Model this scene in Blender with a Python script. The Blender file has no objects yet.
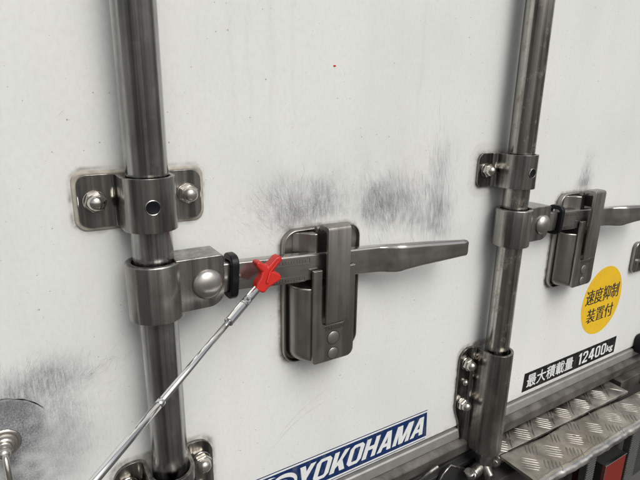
import bpy, bmesh, math, random
from math import sin, cos, pi, radians, hypot, exp
from mathutils import Vector, Matrix, noise as mnoise

random.seed(7)
S = bpy.context.scene
COL = S.collection
ZG = 1.50                      # height of the lens above the asphalt, metres
MM = 0.001

# ------------------------------------------------------------------ camera
cd = bpy.data.cameras.new('camera')
cam = bpy.data.objects.new('camera', cd)
COL.objects.link(cam)
right = Vector((0.85372306, -0.52051438, 0.01489008))
down = Vector((-0.12701733, -0.23588854, -0.9634434))
fwd = Vector((0.50499855, 0.82062255, -0.26749783))
rot = Matrix((right, -down, -fwd)).transposed().to_4x4()
cam.matrix_world = Matrix.Translation((0, -0.442, ZG)) @ rot
cd.sensor_width = 36.0
cd.lens = 485.05 / 640 * 36.0
cd.clip_start = 0.005
cd.clip_end = 3000
S.camera = cam

# ------------------------------------------------------------------ light
world = bpy.data.worlds.new('World')
S.world = world
world.use_nodes = True
wn, wl = world.node_tree.nodes, world.node_tree.links
wn.clear()
sky = wn.new('ShaderNodeTexSky')
sky.sky_type = 'NISHITA'
sky.sun_disc = False
SUN_EL, SUN_AZ = radians(48), radians(172)      # azimuth clockwise from +Y
sky.sun_elevation = SUN_EL
sky.sun_rotation = SUN_AZ
sky.air_density = 1.0
sky.dust_density = 6.0
sky.ozone_density = 1.0
hs = wn.new('ShaderNodeHueSaturation')
hs.inputs['Saturation'].default_value = 0.34
bgn = wn.new('ShaderNodeBackground')
bgn.inputs['Strength'].default_value = 0.12
wo = wn.new('ShaderNodeOutputWorld')
wl.new(sky.outputs[0], hs.inputs['Color'])
wl.new(hs.outputs[0], bgn.inputs['Color'])
wl.new(bgn.outputs[0], wo.inputs['Surface'])

sd = bpy.data.lights.new('sun', 'SUN')
sd.energy = 1.5
sd.angle = radians(38)
sd.color = (1.0, 0.975, 0.94)
sun = bpy.data.objects.new('sun', sd)
COL.objects.link(sun)
sdir = Vector((sin(SUN_AZ) * cos(SUN_EL), cos(SUN_AZ) * cos(SUN_EL), sin(SUN_EL)))
sun.rotation_euler = sdir.to_track_quat('Z', 'Y').to_euler()
sun.location = (3, -3, 6)

S.view_settings.view_transform = 'Standard'
S.view_settings.look = 'None'
S.view_settings.exposure = -0.13
S.view_settings.gamma = 1.0
S.view_settings.use_curve_mapping = False
S.render.engine = 'CYCLES'
S.cycles.max_bounces = 8

# ------------------------------------------------------------------ materials
def new_mat(name):
    m = bpy.data.materials.new(name)
    m.use_nodes = True
    nt = m.node_tree
    b = nt.nodes['Principled BSDF']
    return m, nt, b

def node(nt, t, **kw):
    n = nt.nodes.new(t)
    for k, v in kw.items():
        if k.startswith('i_'):
            n.inputs[k[2:].replace('_', ' ')].default_value = v
        else:
            setattr(n, k, v)
    return n

def ramp(nt, src, stops):
    r = nt.nodes.new('ShaderNodeValToRGB')
    el = r.color_ramp.elements
    el[0].position, el[0].color = stops[0][0], (*stops[0][1], 1)
    el[1].position, el[1].color = stops[-1][0], (*stops[-1][1], 1)
    for p, c in stops[1:-1]:
        e = el.new(p)
        e.color = (*c, 1)
    nt.links.new(src, r.inputs[0])
    return r

def g3(v):
    return (v, v, v)

def coords(nt, scale, kind='Object', rotz=(0, 0, 0)):
    tc = nt.nodes.new('ShaderNodeTexCoord')
    mp = nt.nodes.new('ShaderNodeMapping')
    mp.inputs['Scale'].default_value = scale
    mp.inputs['Rotation'].default_value = rotz
    nt.links.new(tc.outputs[kind], mp.inputs[0])
    return mp.outputs[0]

def mixc(nt, fac, a, b, mode='MIX'):
    m = nt.nodes.new('ShaderNodeMix')
    m.data_type = 'RGBA'
    m.blend_type = mode
    for sock, v in ((m.inputs[0], fac), (m.inputs[6], a), (m.inputs[7], b)):
        if hasattr(v, 'is_output'):
            nt.links.new(v, sock)
        elif isinstance(v, (int, float)):
            sock.default_value = v
        else:
            sock.default_value = (*v, 1)
    return m.outputs[2]

def math_n(nt, op, a, b=None, clamp=False):
    m = nt.nodes.new('ShaderNodeMath')
    m.operation = op
    m.use_clamp = clamp
    for sock, v in ((m.inputs[0], a), (m.inputs[1], b)):
        if v is None:
            continue
        if hasattr(v, 'is_output'):
            nt.links.new(v, sock)
        else:
            sock.default_value = v
    return m.outputs[0]

def steel(name, base=(0.33, 0.315, 0.29), rough=0.3, streak=(60, 60, 4), dirt=0.5,
          rust=0.0, wear_light=0.25, spots=0.0, aniso=0.0, band=0.0005, grime=(0.055, 0.05, 0.042)):
    """stainless steel that has lived outdoors: brushed streaks that also paint reflection bands, dull film, brown grime, dark pits"""
    m, nt, b = new_mat(name)
    L = nt.links
    b.inputs['Metallic'].default_value = 1.0
    st = node(nt, 'ShaderNodeTexNoise', i_Scale=14.0, i_Detail=5.0, i_Roughness=0.6)
    L.new(coords(nt, streak), st.inputs['Vector'])
    cl = node(nt, 'ShaderNodeTexNoise', i_Scale=30.0, i_Detail=6.0, i_Roughness=0.65)
    L.new(coords(nt, (1, 1, 0.5)), cl.inputs['Vector'])
    fine = node(nt, 'ShaderNodeTexNoise', i_Scale=900.0, i_Detail=2.0)
    L.new(coords(nt, (1, 1, 1)), fine.inputs['Vector'])
    c_st = ramp(nt, st.outputs['Fac'], [(0.36, tuple(v * (1 - wear_light) for v in base)), (0.5, base),
                                        (0.64, tuple(min(1, v * (1 + wear_light)) for v in base))])  # light and dark streak tones paint in reflection bands
    d = ramp(nt, cl.outputs['Fac'], [(0.44, g3(0)), (0.72, g3(dirt))])
    col = mixc(nt, d.outputs[0], c_st.outputs[0], grime)
    metal = math_n(nt, 'SUBTRACT', 1.0, math_n(nt, 'MULTIPLY', d.outputs[0], 0.7))
    if rust > 0:
        rn = node(nt, 'ShaderNodeTexNoise', i_Scale=70.0, i_Detail=6.0, i_Roughness=0.7)
        L.new(coords(nt, (1, 1, 0.7)), rn.inputs['Vector'])
        rr = ramp(nt, rn.outputs['Fac'], [(0.54, g3(0)), (0.66, g3(rust))])
        col = mixc(nt, rr.outputs[0], col, (0.24, 0.185, 0.115))
        metal = math_n(nt, 'SUBTRACT', metal, rr.outputs[0], True)
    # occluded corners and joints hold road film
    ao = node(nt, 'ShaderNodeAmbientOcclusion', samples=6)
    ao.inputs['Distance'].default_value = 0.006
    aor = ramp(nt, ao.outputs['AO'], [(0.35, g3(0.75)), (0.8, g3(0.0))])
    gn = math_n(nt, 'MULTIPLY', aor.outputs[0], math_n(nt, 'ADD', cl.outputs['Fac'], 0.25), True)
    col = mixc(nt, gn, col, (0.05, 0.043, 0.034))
    L.new(col, b.inputs['Base Color'])
    L.new(metal, b.inputs['Metallic'])
    rg = math_n(nt, 'ADD', math_n(nt, 'MULTIPLY', st.outputs['Fac'], 0.22), rough - 0.11)
    rg = math_n(nt, 'ADD', rg, math_n(nt, 'MULTIPLY', d.outputs[0], 0.25), True)
    L.new(rg, b.inputs['Roughness'])
    b.inputs['Anisotropic'].default_value = aniso
    bp = node(nt, 'ShaderNodeBump', i_Strength=0.3)
    bp.inputs['Distance'].default_value = band
    sm = node(nt, 'ShaderNodeTexNoise', i_Scale=14.0, i_Detail=1.5, i_Roughness=0.4)
    L.new(coords(nt, (streak[0], streak[1], streak[2] * 0.6)), sm.inputs['Vector'])
    hsum = math_n(nt, 'ADD', sm.outputs['Fac'], math_n(nt, 'MULTIPLY', fine.outputs['Fac'], 0.04))
    L.new(hsum, bp.inputs['Height'])
    L.new(bp.outputs[0], b.inputs['Normal'])
    return m

def plain(name, color, rough=0.5, metallic=0.0, bump=0.0, bscale=400, var=0.15, spec=0.5):
    m, nt, b = new_mat(name)
    L = nt.links
    n = node(nt, 'ShaderNodeTexNoise', i_Scale=float(bscale) / 8, i_Detail=5.0)
    L.new(coords(nt, (1, 1, 1)), n.inputs['Vector'])
    r = ramp(nt, n.outputs['Fac'], [(0.3, tuple(c * (1 - var) for c in color)), (0.7, tuple(min(1, c * (1 + var)) for c in color))])
    L.new(r.outputs[0], b.inputs['Base Color'])
    b.inputs['Roughness'].default_value = rough
    b.inputs['Metallic'].default_value = metallic
    b.inputs['Specular IOR Level'].default_value = spec
    if bump:
        n2 = node(nt, 'ShaderNodeTexNoise', i_Scale=float(bscale), i_Detail=3.0)
        L.new(coords(nt, (1, 1, 1)), n2.inputs['Vector'])
        bp = node(nt, 'ShaderNodeBump', i_Strength=bump)
        bp.inputs['Distance'].default_value = 0.0005
        L.new(n2.outputs['Fac'], bp.inputs['Height'])
        L.new(bp.outputs[0], b.inputs['Normal'])
    return m

M = {}
M['rod'] = steel('streaked_steel_pipe', base=(0.37, 0.37, 0.36), rough=0.17, streak=(9, 9, 0.10), dirt=0.36, wear_light=0.5, rust=0.10, band=0.0024)
M['rod_rusty'] = steel('rust_flecked_steel_pipe', base=(0.40, 0.39, 0.36), rough=0.19, streak=(9, 9, 0.10), dirt=0.4, wear_light=0.5, rust=0.6, band=0.0022)
M['cast'] = steel('cast_steel', base=(0.325, 0.315, 0.295), rough=0.22, streak=(9, 9, 0.12), dirt=0.38, wear_light=0.42, band=0.0012)
M['bracket'] = steel('pressed_steel', base=(0.285, 0.277, 0.26), rough=0.22, streak=(8, 8, 0.15), dirt=0.45, wear_light=0.42, band=0.0012)
M['bracket_shaded'] = steel('shaded_pressed_steel', base=(0.24, 0.23, 0.21), rough=0.20, streak=(8, 8, 0.12), dirt=0.55, wear_light=0.45, band=0.0012)  # pressed steel with the shade low on the door put into its colour
M['case'] = steel('case_steel', base=(0.36, 0.343, 0.315), rough=0.33, streak=(10, 10, 0.35), dirt=0.35, wear_light=0.14)
M['handle'] = steel('handle_steel', base=(0.47, 0.455, 0.43), rough=0.15, streak=(0.6, 5, 5), dirt=0.26, wear_light=0.16, band=0.0003)
M['rivet'] = steel('polished_rivet', base=(0.56, 0.54, 0.50), rough=0.3, streak=(3, 3, 3), dirt=0.25, wear_light=0.1)
M['nut'] = steel('bright_nut', base=(0.60, 0.57, 0.52), rough=0.16, streak=(3, 3, 3), dirt=0.4, wear_light=0.15)
M['tread'] = steel('tread_plate_steel', base=(0.44, 0.41, 0.365), rough=0.34, streak=(2, 1.2, 4), dirt=0.72, wear_light=0.35, rust=0.22, grime=(0.085, 0.072, 0.055))
M['lip'] = steel('highlit_rolled_edge', base=(0.62, 0.60, 0.56), rough=0.24, streak=(2, 4, 4), dirt=0.4, wear_light=0.25, band=0.0005)  # paler base paints the highlight along the step's rolled edge
M['tread_worn'] = steel('worn_tread_bar', base=(0.36, 0.345, 0.31), rough=0.44, streak=(3, 3, 3), dirt=0.45, wear_light=0.2)
M['sill'] = plain('sill_aluminium', (0.29, 0.288, 0.275), rough=0.45, metallic=0.35, bump=0.25, var=0.12)
M['frame'] = plain('dirty_frame_steel', (0.085, 0.079, 0.071), rough=0.5, metallic=0.3, bump=0.7, bscale=300, var=0.5)
M['chrome'] = steel('chrome_tube', base=(0.80, 0.80, 0.80), rough=0.13, streak=(1, 1, 1), dirt=0.03, wear_light=0.04)
M['rubber'] = plain('black_rubber', (0.006, 0.007, 0.009), rough=0.38, bump=0.15, spec=0.25)
M['black'] = plain('black_steel', (0.02, 0.02, 0.02), rough=0.5, bump=0.2)
M['dark'] = plain('dark_chassis', (0.035, 0.033, 0.03), rough=0.7, bump=0.3)
M['redplastic'] = plain('red_plastic', (0.50, 0.020, 0.013), rough=0.38, bump=0.12, bscale=500, var=0.14)
M['lens'] = plain('red_lens', (0.20, 0.010, 0.004), rough=0.15, bump=0.02, var=0.06)
M['maroon'] = plain('dark_red_plastic', (0.05, 0.004, 0.004), rough=0.3)
M['rib'] = plain('grey_ribbed_rubber', (0.055, 0.058, 0.055), rough=0.6, bump=0.2)
M['blue'] = plain('blue_vinyl', (0.007, 0.027, 0.105), rough=0.42, bump=0.03, var=0.12, spec=0.25)
M['whitev'] = plain('white_vinyl', (0.74, 0.76, 0.75), rough=0.4, var=0.05)
M['blackv'] = plain('black_vinyl', (0.006, 0.0065, 0.007), rough=0.45, var=0.2, spec=0.2)
M['yellow'] = plain('yellow_vinyl', (0.78, 0.49, 0.012), rough=0.42, bump=0.05, var=0.05)
for k_ in ('blue', 'whitev', 'blackv', 'yellow'):
    nt_ = M[k_].node_tree
    b_ = nt_.nodes['Principled BSDF']
    src = b_.inputs['Base Color'].links[0].from_socket
    n_ = node(nt_, 'ShaderNodeTexNoise', i_Scale=160.0, i_Detail=6.0, i_Roughness=0.75)
    nt_.links.new(coords(nt_, (1, 1, 0.35), rotz=(0, radians(25), 0)), n_.inputs['Vector'])
    r_ = ramp(nt_, n_.outputs['Fac'], [(0.52, g3(0)), (0.74, g3(0.34))])
    nt_.links.new(mixc(nt_, r_.outputs[0], src, (0.34, 0.33, 0.30)), b_.inputs['Base Color'])
M['ink'] = plain('dark_ink', (0.035, 0.032, 0.02), rough=0.5, var=0.2)
M['scuff'] = plain('dark_scratch', (0.40, 0.405, 0.42), rough=0.8, var=0.5)
M['redchip'] = plain('red_chip', (0.5, 0.02, 0.02), rough=0.5)
M['sealant'] = plain('dirty_sealant', (0.36, 0.335, 0.28), rough=0.7, bump=0.5, bscale=900, var=0.3)
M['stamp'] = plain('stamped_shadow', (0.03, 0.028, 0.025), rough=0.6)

def asphalt():
    m, nt, b = new_mat('weathered_concrete')
    n = node(nt, 'ShaderNodeTexNoise', i_Scale=140.0, i_Detail=6.0)
    nt.links.new(coords(nt, (1, 1, 1)), n.inputs['Vector'])
    n2 = node(nt, 'ShaderNodeTexNoise', i_Scale=1.2, i_Detail=4.0)
    nt.links.new(coords(nt, (1, 1, 1)), n2.inputs['Vector'])
    s = math_n(nt, 'MULTIPLY', math_n(nt, 'ADD', n.outputs['Fac'], n2.outputs['Fac']), 0.5)
    r = ramp(nt, s, [(0.3, (0.065, 0.062, 0.057)), (0.7, (0.11, 0.105, 0.096))])
    nt.links.new(r.outputs[0], b.inputs['Base Color'])
    b.inputs['Roughness'].default_value = 0.85
    return m
M['asphalt'] = asphalt()

def door_paint():
    m, nt, b = new_mat('off_white_door_paint')
    L = nt.links
    at = node(nt, 'ShaderNodeAttribute', attribute_name='wear_light')
    sep = nt.nodes.new('ShaderNodeSeparateColor')
    L.new(at.outputs['Color'], sep.inputs[0])
    base = (0.728, 0.748, 0.728)
    big = node(nt, 'ShaderNodeTexNoise', i_Scale=5.0, i_Detail=4.0)
    L.new(coords(nt, (1.6, 1, 1)), big.inputs['Vector'])
    c0 = ramp(nt, big.outputs['Fac'], [(0.3, (0.686, 0.706, 0.686)), (0.5, base), (0.75, (0.755, 0.770, 0.745))])
    # faint streaks that run down the panel
    run = node(nt, 'ShaderNodeTexNoise', i_Scale=22.0, i_Detail=5.0)
    L.new(coords(nt, (1.0, 1, 0.07)), run.inputs['Vector'])
    rr = ramp(nt, run.outputs['Fac'], [(0.50, g3(0)), (0.75, g3(0.14))])
    col = mixc(nt, rr.outputs[0], c0.outputs[0], (0.56, 0.55, 0.50))
    # mottle of fine film
    mo = node(nt, 'ShaderNodeTexNoise', i_Scale=260.0, i_Detail=4.0, i_Roughness=0.7)
    L.new(coords(nt, (1, 1, 0.6)), mo.inputs['Vector'])
    mr = ramp(nt, mo.outputs['Fac'], [(0.42, g3(0)), (0.72, g3(0.22))])
    col = mixc(nt, mr.outputs[0], col, (0.50, 0.49, 0.46))
    # specks, two sizes
    for sc, th, dens, cc in ((52.0, 0.050, 0.80, (0.20, 0.19, 0.18)), (130.0, 0.085, 0.85, (0.30, 0.28, 0.25))):
        vo = node(nt, 'ShaderNodeTexVoronoi', i_Scale=sc, voronoi_dimensions='2D')
        wv = node(nt, 'ShaderNodeTexNoise', i_Scale=sc * 3)
        cv = coords(nt, (1, 1, 1), rotz=(pi / 2, 0, 0))
        L.new(cv, wv.inputs['Vector'])
        va = nt.nodes.new('ShaderNodeVectorMath'); va.operation = 'MULTIPLY_ADD'
        va.inputs[1].default_value = (0.001, 0.001, 0.001)
        L.new(wv.outputs['Color'], va.inputs[0]); L.new(cv, va.inputs[2])
        L.new(va.outputs[0], vo.inputs['Vector'])
        sp = nt.nodes.new('ShaderNodeSeparateColor')
        L.new(vo.outputs['Color'], sp.inputs[0])
        on = math_n(nt, 'GREATER_THAN', sp.outputs[0], dens)
        rad = math_n(nt, 'MULTIPLY', math_n(nt, 'POWER', sp.outputs[1], 2.0), th)
        near = math_n(nt, 'LESS_THAN', vo.outputs['Distance'], rad)
        f = math_n(nt, 'MULTIPLY', math_n(nt, 'MULTIPLY', on, near), 0.6)
        col = mixc(nt, f, col, cc)
    # soot: hair-fine strokes, their direction follows the strokes' own noise
    h1 = node(nt, 'ShaderNodeTexNoise', i_Scale=55.0, i_Detail=6.0, i_Roughness=0.75, i_Distortion=0.35)
    L.new(coords(nt, (14, 1, 1.1), rotz=(0, radians(14), 0)), h1.inputs['Vector'])
    h2 = node(nt, 'ShaderNodeTexNoise', i_Scale=45.0, i_Detail=6.0, i_Roughness=0.75, i_Distortion=0.5)
    L.new(coords(nt, (9, 1, 1.3), rotz=(0, radians(-32), 0)), h2.inputs['Vector'])
    spk = node(nt, 'ShaderNodeTexNoise', i_Scale=700.0, i_Detail=3.0, i_Roughness=0.7)
    L.new(coords(nt, (1, 1, 1)), spk.inputs['Vector'])
    hh = math_n(nt, 'MAXIMUM', h1.outputs['Fac'], math_n(nt, 'MULTIPLY', h2.outputs['Fac'], 0.96))
    hr = ramp(nt, hh, [(0.38, g3(0.16)), (0.60, g3(1))])
    sk = ramp(nt, spk.outputs['Fac'], [(0.35, g3(0.6)), (0.6, g3(1))])
    soot = math_n(nt, 'MULTIPLY', sep.outputs[0], hr.outputs[0])
    soot = math_n(nt, 'MULTIPLY', soot, sk.outputs[0])
    col = mixc(nt, soot, col, (0.225, 0.232, 0.24))
    # dusty grey mottled patches (B)
    gm = math_n(nt, 'MULTIPLY', sep.outputs[2], sk.outputs[0])
    col = mixc(nt, gm, col, (0.13, 0.135, 0.15))
    # brown film round the fittings, with painted shade behind the rods (G)
    bn = node(nt, 'ShaderNodeTexNoise', i_Scale=180.0, i_Detail=4.0)
    L.new(coords(nt, (1, 1, 1)), bn.inputs['Vector'])
    br = ramp(nt, bn.outputs['Fac'], [(0.3, g3(0.5)), (0.6, g3(1))])
    gf = math_n(nt, 'MULTIPLY', sep.outputs[1], br.outputs[0])
    col = mixc(nt, gf, col, (0.17, 0.145, 0.11))
    L.new(col, b.inputs['Base Color'])
    b.inputs['Roughness'].default_value = 0.42
    b.inputs['Specular IOR Level'].default_value = 0.35
    # orange peel and very slow waviness of the skin
    op = node(nt, 'ShaderNodeTexNoise', i_Scale=320.0, i_Detail=2.0)
    L.new(coords(nt, (1, 1, 1)), op.inputs['Vector'])
    ow = node(nt, 'ShaderNodeTexNoise', i_Scale=9.0, i_Detail=2.0)
    L.new(coords(nt, (1, 1, 1)), ow.inputs['Vector'])
    bp = node(nt, 'ShaderNodeBump', i_Strength=0.10)
    bp.inputs['Distance'].default_value = 0.0005
    L.new(op.outputs['Fac'], bp.inputs['Height'])
    bp2 = node(nt, 'ShaderNodeBump', i_Strength=0.25)
    bp2.inputs['Distance'].default_value = 0.002
    L.new(ow.outputs['Fac'], bp2.inputs['Height'])
    L.new(bp.outputs[0], bp2.inputs['Normal'])
    L.new(bp2.outputs[0], b.inputs['Normal'])
    return m
M['door'] = door_paint()

# ------------------------------------------------------------------ helpers
# all shapes are given in millimetres as (x, h, z): x along the doors, h out of the doors, z up
# (z = 0 at lens height); each thing has its own base point and its parts are stored relative to it
class Thing:
    def __init__(self, name, label, cat, base, group=None, kind=None):
        self.base = base
        o = bpy.data.objects.new(name, None)
        o.empty_display_size = 0.02
        COL.objects.link(o)
        o.location = (base[0] * MM, -base[1] * MM, base[2] * MM + ZG)
        o['label'] = label
        o['category'] = cat
        if group: o['group'] = group
        if kind: o['kind'] = kind
        self.o = o

def link(name, verts, faces, mat, thing=None, parent=None, bevel=0.0, seg=2, smooth=35, base=None, angle=30, recalc=True):
    b = base or (thing.base if thing else (0, 0, 0))
    vs = [((x - b[0]) * MM, -(h - b[1]) * MM, (z - b[2]) * MM) for x, h, z in verts]
    me = bpy.data.meshes.new(name)
    me.from_pydata(vs, [], faces)
    if recalc:
        bm = bmesh.new(); bm.from_mesh(me)
        bmesh.ops.recalc_face_normals(bm, faces=bm.faces)
        bm.to_mesh(me); bm.free()
    o = bpy.data.objects.new(name, me)
    COL.objects.link(o)
    me.materials.append(M[mat] if isinstance(mat, str) else mat)
    if smooth is not None:
        me.polygons.foreach_set('use_smooth', [True] * len(me.polygons))
        me.set_sharp_from_angle(angle=radians(smooth))
    if bevel > 0:
        md = o.modifiers.new('bevel', 'BEVEL')
        md.width = bevel * MM
        md.segments = seg
        md.limit_method = 'ANGLE'
        md.angle_limit = radians(angle)
        md.harden_normals = True
    if parent is not None:
        o.parent = parent
    elif thing is not None:
        o.parent = thing.o
    else:
        o.location = (b[0] * MM, -b[1] * MM, b[2] * MM + ZG)
    return o

def merge(*parts):
    V, F = [], []
    for v, f in parts:
        n = len(V)
        V += v
        F += [tuple(i + n for i in q) for q in f]
    return V, F

def prism(poly, h0, h1, shear=0.0):
    """outline in (x, z), from depth h0 to h1"""
    n = len(poly)
    V = [(x, h0, z) for x, z in poly] + [(x, h1, z) for x, z in poly]
    F = [tuple(range(n - 1, -1, -1)), tuple(range(n, 2 * n))]
    F += [(i, (i + 1) % n, n + (i + 1) % n, n + i) for i in range(n)]
    return V, F

def prism_x(poly, x0, x1):
    """outline in (h, z), swept along x"""
    n = len(poly)
    V = [(x0, h, z) for h, z in poly] + [(x1, h, z) for h, z in poly]
    F = [tuple(range(n - 1, -1, -1)), tuple(range(n, 2 * n))]
    F += [(i, (i + 1) % n, n + (i + 1) % n, n + i) for i in range(n)]
    return V, F

def prism_z(poly, z0, z1):
    """outline in (x, h), swept upward"""
    n = len(poly)
    V = [(x, h, z0) for x, h in poly] + [(x, h, z1) for x, h in poly]
    F = [tuple(range(n - 1, -1, -1)), tuple(range(n, 2 * n))]
    F += [(i, (i + 1) % n, n + (i + 1) % n, n + i) for i in range(n)]
    return V, F

def rrect(x0, x1, z0, z1, r, seg=7):
    if not isinstance(r, (tuple, list)): r = (r,) * 4    # bl, br, tr, tl
    P = []
    for (cx, cz, a0, rr) in ((x0 + r[0], z0 + r[0], pi, r[0]), (x1 - r[1], z0 + r[1], 1.5 * pi, r[1]),
                             (x1 - r[2], z1 - r[2], 0, r[2]), (x0 + r[3], z1 - r[3], 0.5 * pi, r[3])):
        for k in range(seg + 1):
            a = a0 + 0.5 * pi * k / seg
            P.append((cx + rr * cos(a), cz + rr * sin(a)))
    return P

def box(x0, x1, h0, h1, z0, z1):
    return prism([(x0, z0), (x1, z0), (x1, z1), (x0, z1)], h0, h1)

def lathe(prof, c, axis='h', seg=32, cap=True):
    """prof: list of (radius, along); c: (x, h, z); closes the ends"""
    V, F = [], []
    rings = []
    for r, t in prof:
        ring = []
        for k in range(seg):
            a = 2 * pi * k / seg
            rr = r
            if axis == 'h': p = (c[0] + rr * cos(a), c[1] + t, c[2] + rr * sin(a))
            elif axis == 'z': p = (c[0] + rr * cos(a), c[1] + rr * sin(a), c[2] + t)
            else: p = (c[0] + t, c[1] + rr * cos(a), c[2] + rr * sin(a))
            ring.append(len(V)); V.append(p)
        rings.append(ring)
    for a, b in zip(rings, rings[1:]):
        F += [(a[k], a[(k + 1) % seg], b[(k + 1) % seg], b[k]) for k in range(seg)]
    if cap:
        F.append(tuple(rings[0][::-1])); F.append(tuple(rings[-1]))
    return V, F

def tube(path, radii, seg=16, cap=True):
    """round tube through points (x, h, z)"""
    P = [Vector(p) for p in path]
    if not isinstance(radii, (list, tuple)): radii = [radii] * len(P)
    V, F = [], []
    ref = None
    rings = []
    for i, p in enumerate(P):
        t = (P[min(i + 1, len(P) - 1)] - P[max(i - 1, 0)]).normalized()
        if ref is None:
            ref = t.orthogonal().normalized()
        else:
            ref = (ref - t * ref.dot(t)).normalized()
        bi = t.cross(ref)
        ring = []
        for k in range(seg):
            a = 2 * pi * k / seg
            q = p + (ref * cos(a) + bi * sin(a)) * radii[i]
            ring.append(len(V)); V.append(tuple(q))
        rings.append(ring)
    for a, b in zip(rings, rings[1:]):
        F += [(a[k], a[(k + 1) % seg], b[(k + 1) % seg], b[k]) for k in range(seg)]
    if cap:
        F.append(tuple(rings[0][::-1])); F.append(tuple(rings[-1]))
    return V, F

def smooth_path(p, n=8):
    out = []
    P = [Vector(q) for q in p]
    for i in range(len(P) - 1):
        p0, p1, p2, p3 = P[max(i - 1, 0)], P[i], P[i + 1], P[min(i + 2, len(P) - 1)]
        for k in range(n):
            u = k / n
            out.append(0.5 * ((2 * p1) + (p2 - p0) * u + (2 * p0 - 5 * p1 + 4 * p2 - p3) * u * u + (3 * p1 - p0 - 3 * p2 + p3) * u ** 3))
    out.append(P[-1])
    return [tuple(q) for q in out]

def loft(sections):
    """closed cross-sections of equal length"""
    V, F = [], []
    n = len(sections[0])
    for s in sections: V += s
    for i in range(len(sections) - 1):
        a, b = i * n, (i + 1) * n
        F += [(a + k, a + (k + 1) % n, b + (k + 1) % n, b + k) for k in range(n)]
    F.append(tuple(range(n - 1, -1, -1)))
    F.append(tuple(range((len(sections) - 1) * n, len(sections) * n)))
    return V, F

def copy_tree(o, parent=None):
    c = o.copy()
    COL.objects.link(c)
    if parent is not None:
        c.parent = parent
    for ch in [k for k in bpy.data.objects if k.parent == o]:
        copy_tree(ch, c)
    return c

def repeat(t, dx, label, dz=0.0):
    c = copy_tree(t.o)
    c.location = (t.o.location.x + dx * MM, t.o.location.y, t.o.location.z + dz * MM)
    c['label'] = label
    return c

PITCH = 479.0                   # distance between the two lock rods

# ================================================================== SETTING
# ground
v = [(-60000, -60000, -1500), (60000, -60000, -1500), (60000, 60000, -1500), (-60000, 60000, -1500)]
g = link('ground', v, [(0, 1, 2, 3)], 'asphalt', base=(0, 0, -1500), smooth=None)
g['kind'] = 'structure'

# ------------------------------------------------------------------ cargo door skin
def axis_steps(lo, a, b, hi, fine, coarse):
    out, x = [], lo
    while x < a - 1e-6: out.append(x); x += coarse
    x = a
    while x < b - 1e-6: out.append(x); x += fine
    x = b
    while x < hi - 1e-6: out.append(x); x += coarse
    out.append(hi)
    return out

def sdr(x, z, x0, x1, z0, z1, r):
    cx, cz = (x0 + x1) / 2, (z0 + z1) / 2
    qx, qz = abs(x - cx) - (x1 - x0) / 2 + r, abs(z - cz) - (z1 - z0) / 2 + r
    return hypot(max(qx, 0), max(qz, 0)) + min(max(qx, qz), 0) - r

def gauss(x, z, cx, cz, sx, sz, rot=0.0):
    dx, dz = x - cx, z - cz
    if rot:
        c, s = cos(rot), sin(rot)
        dx, dz = dx * c + dz * s, -dx * s + dz * c
    q = (dx / sx) ** 2 + (dz / sz) ** 2
    return exp(-0.5 * q) if q < 18 else 0.0

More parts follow.
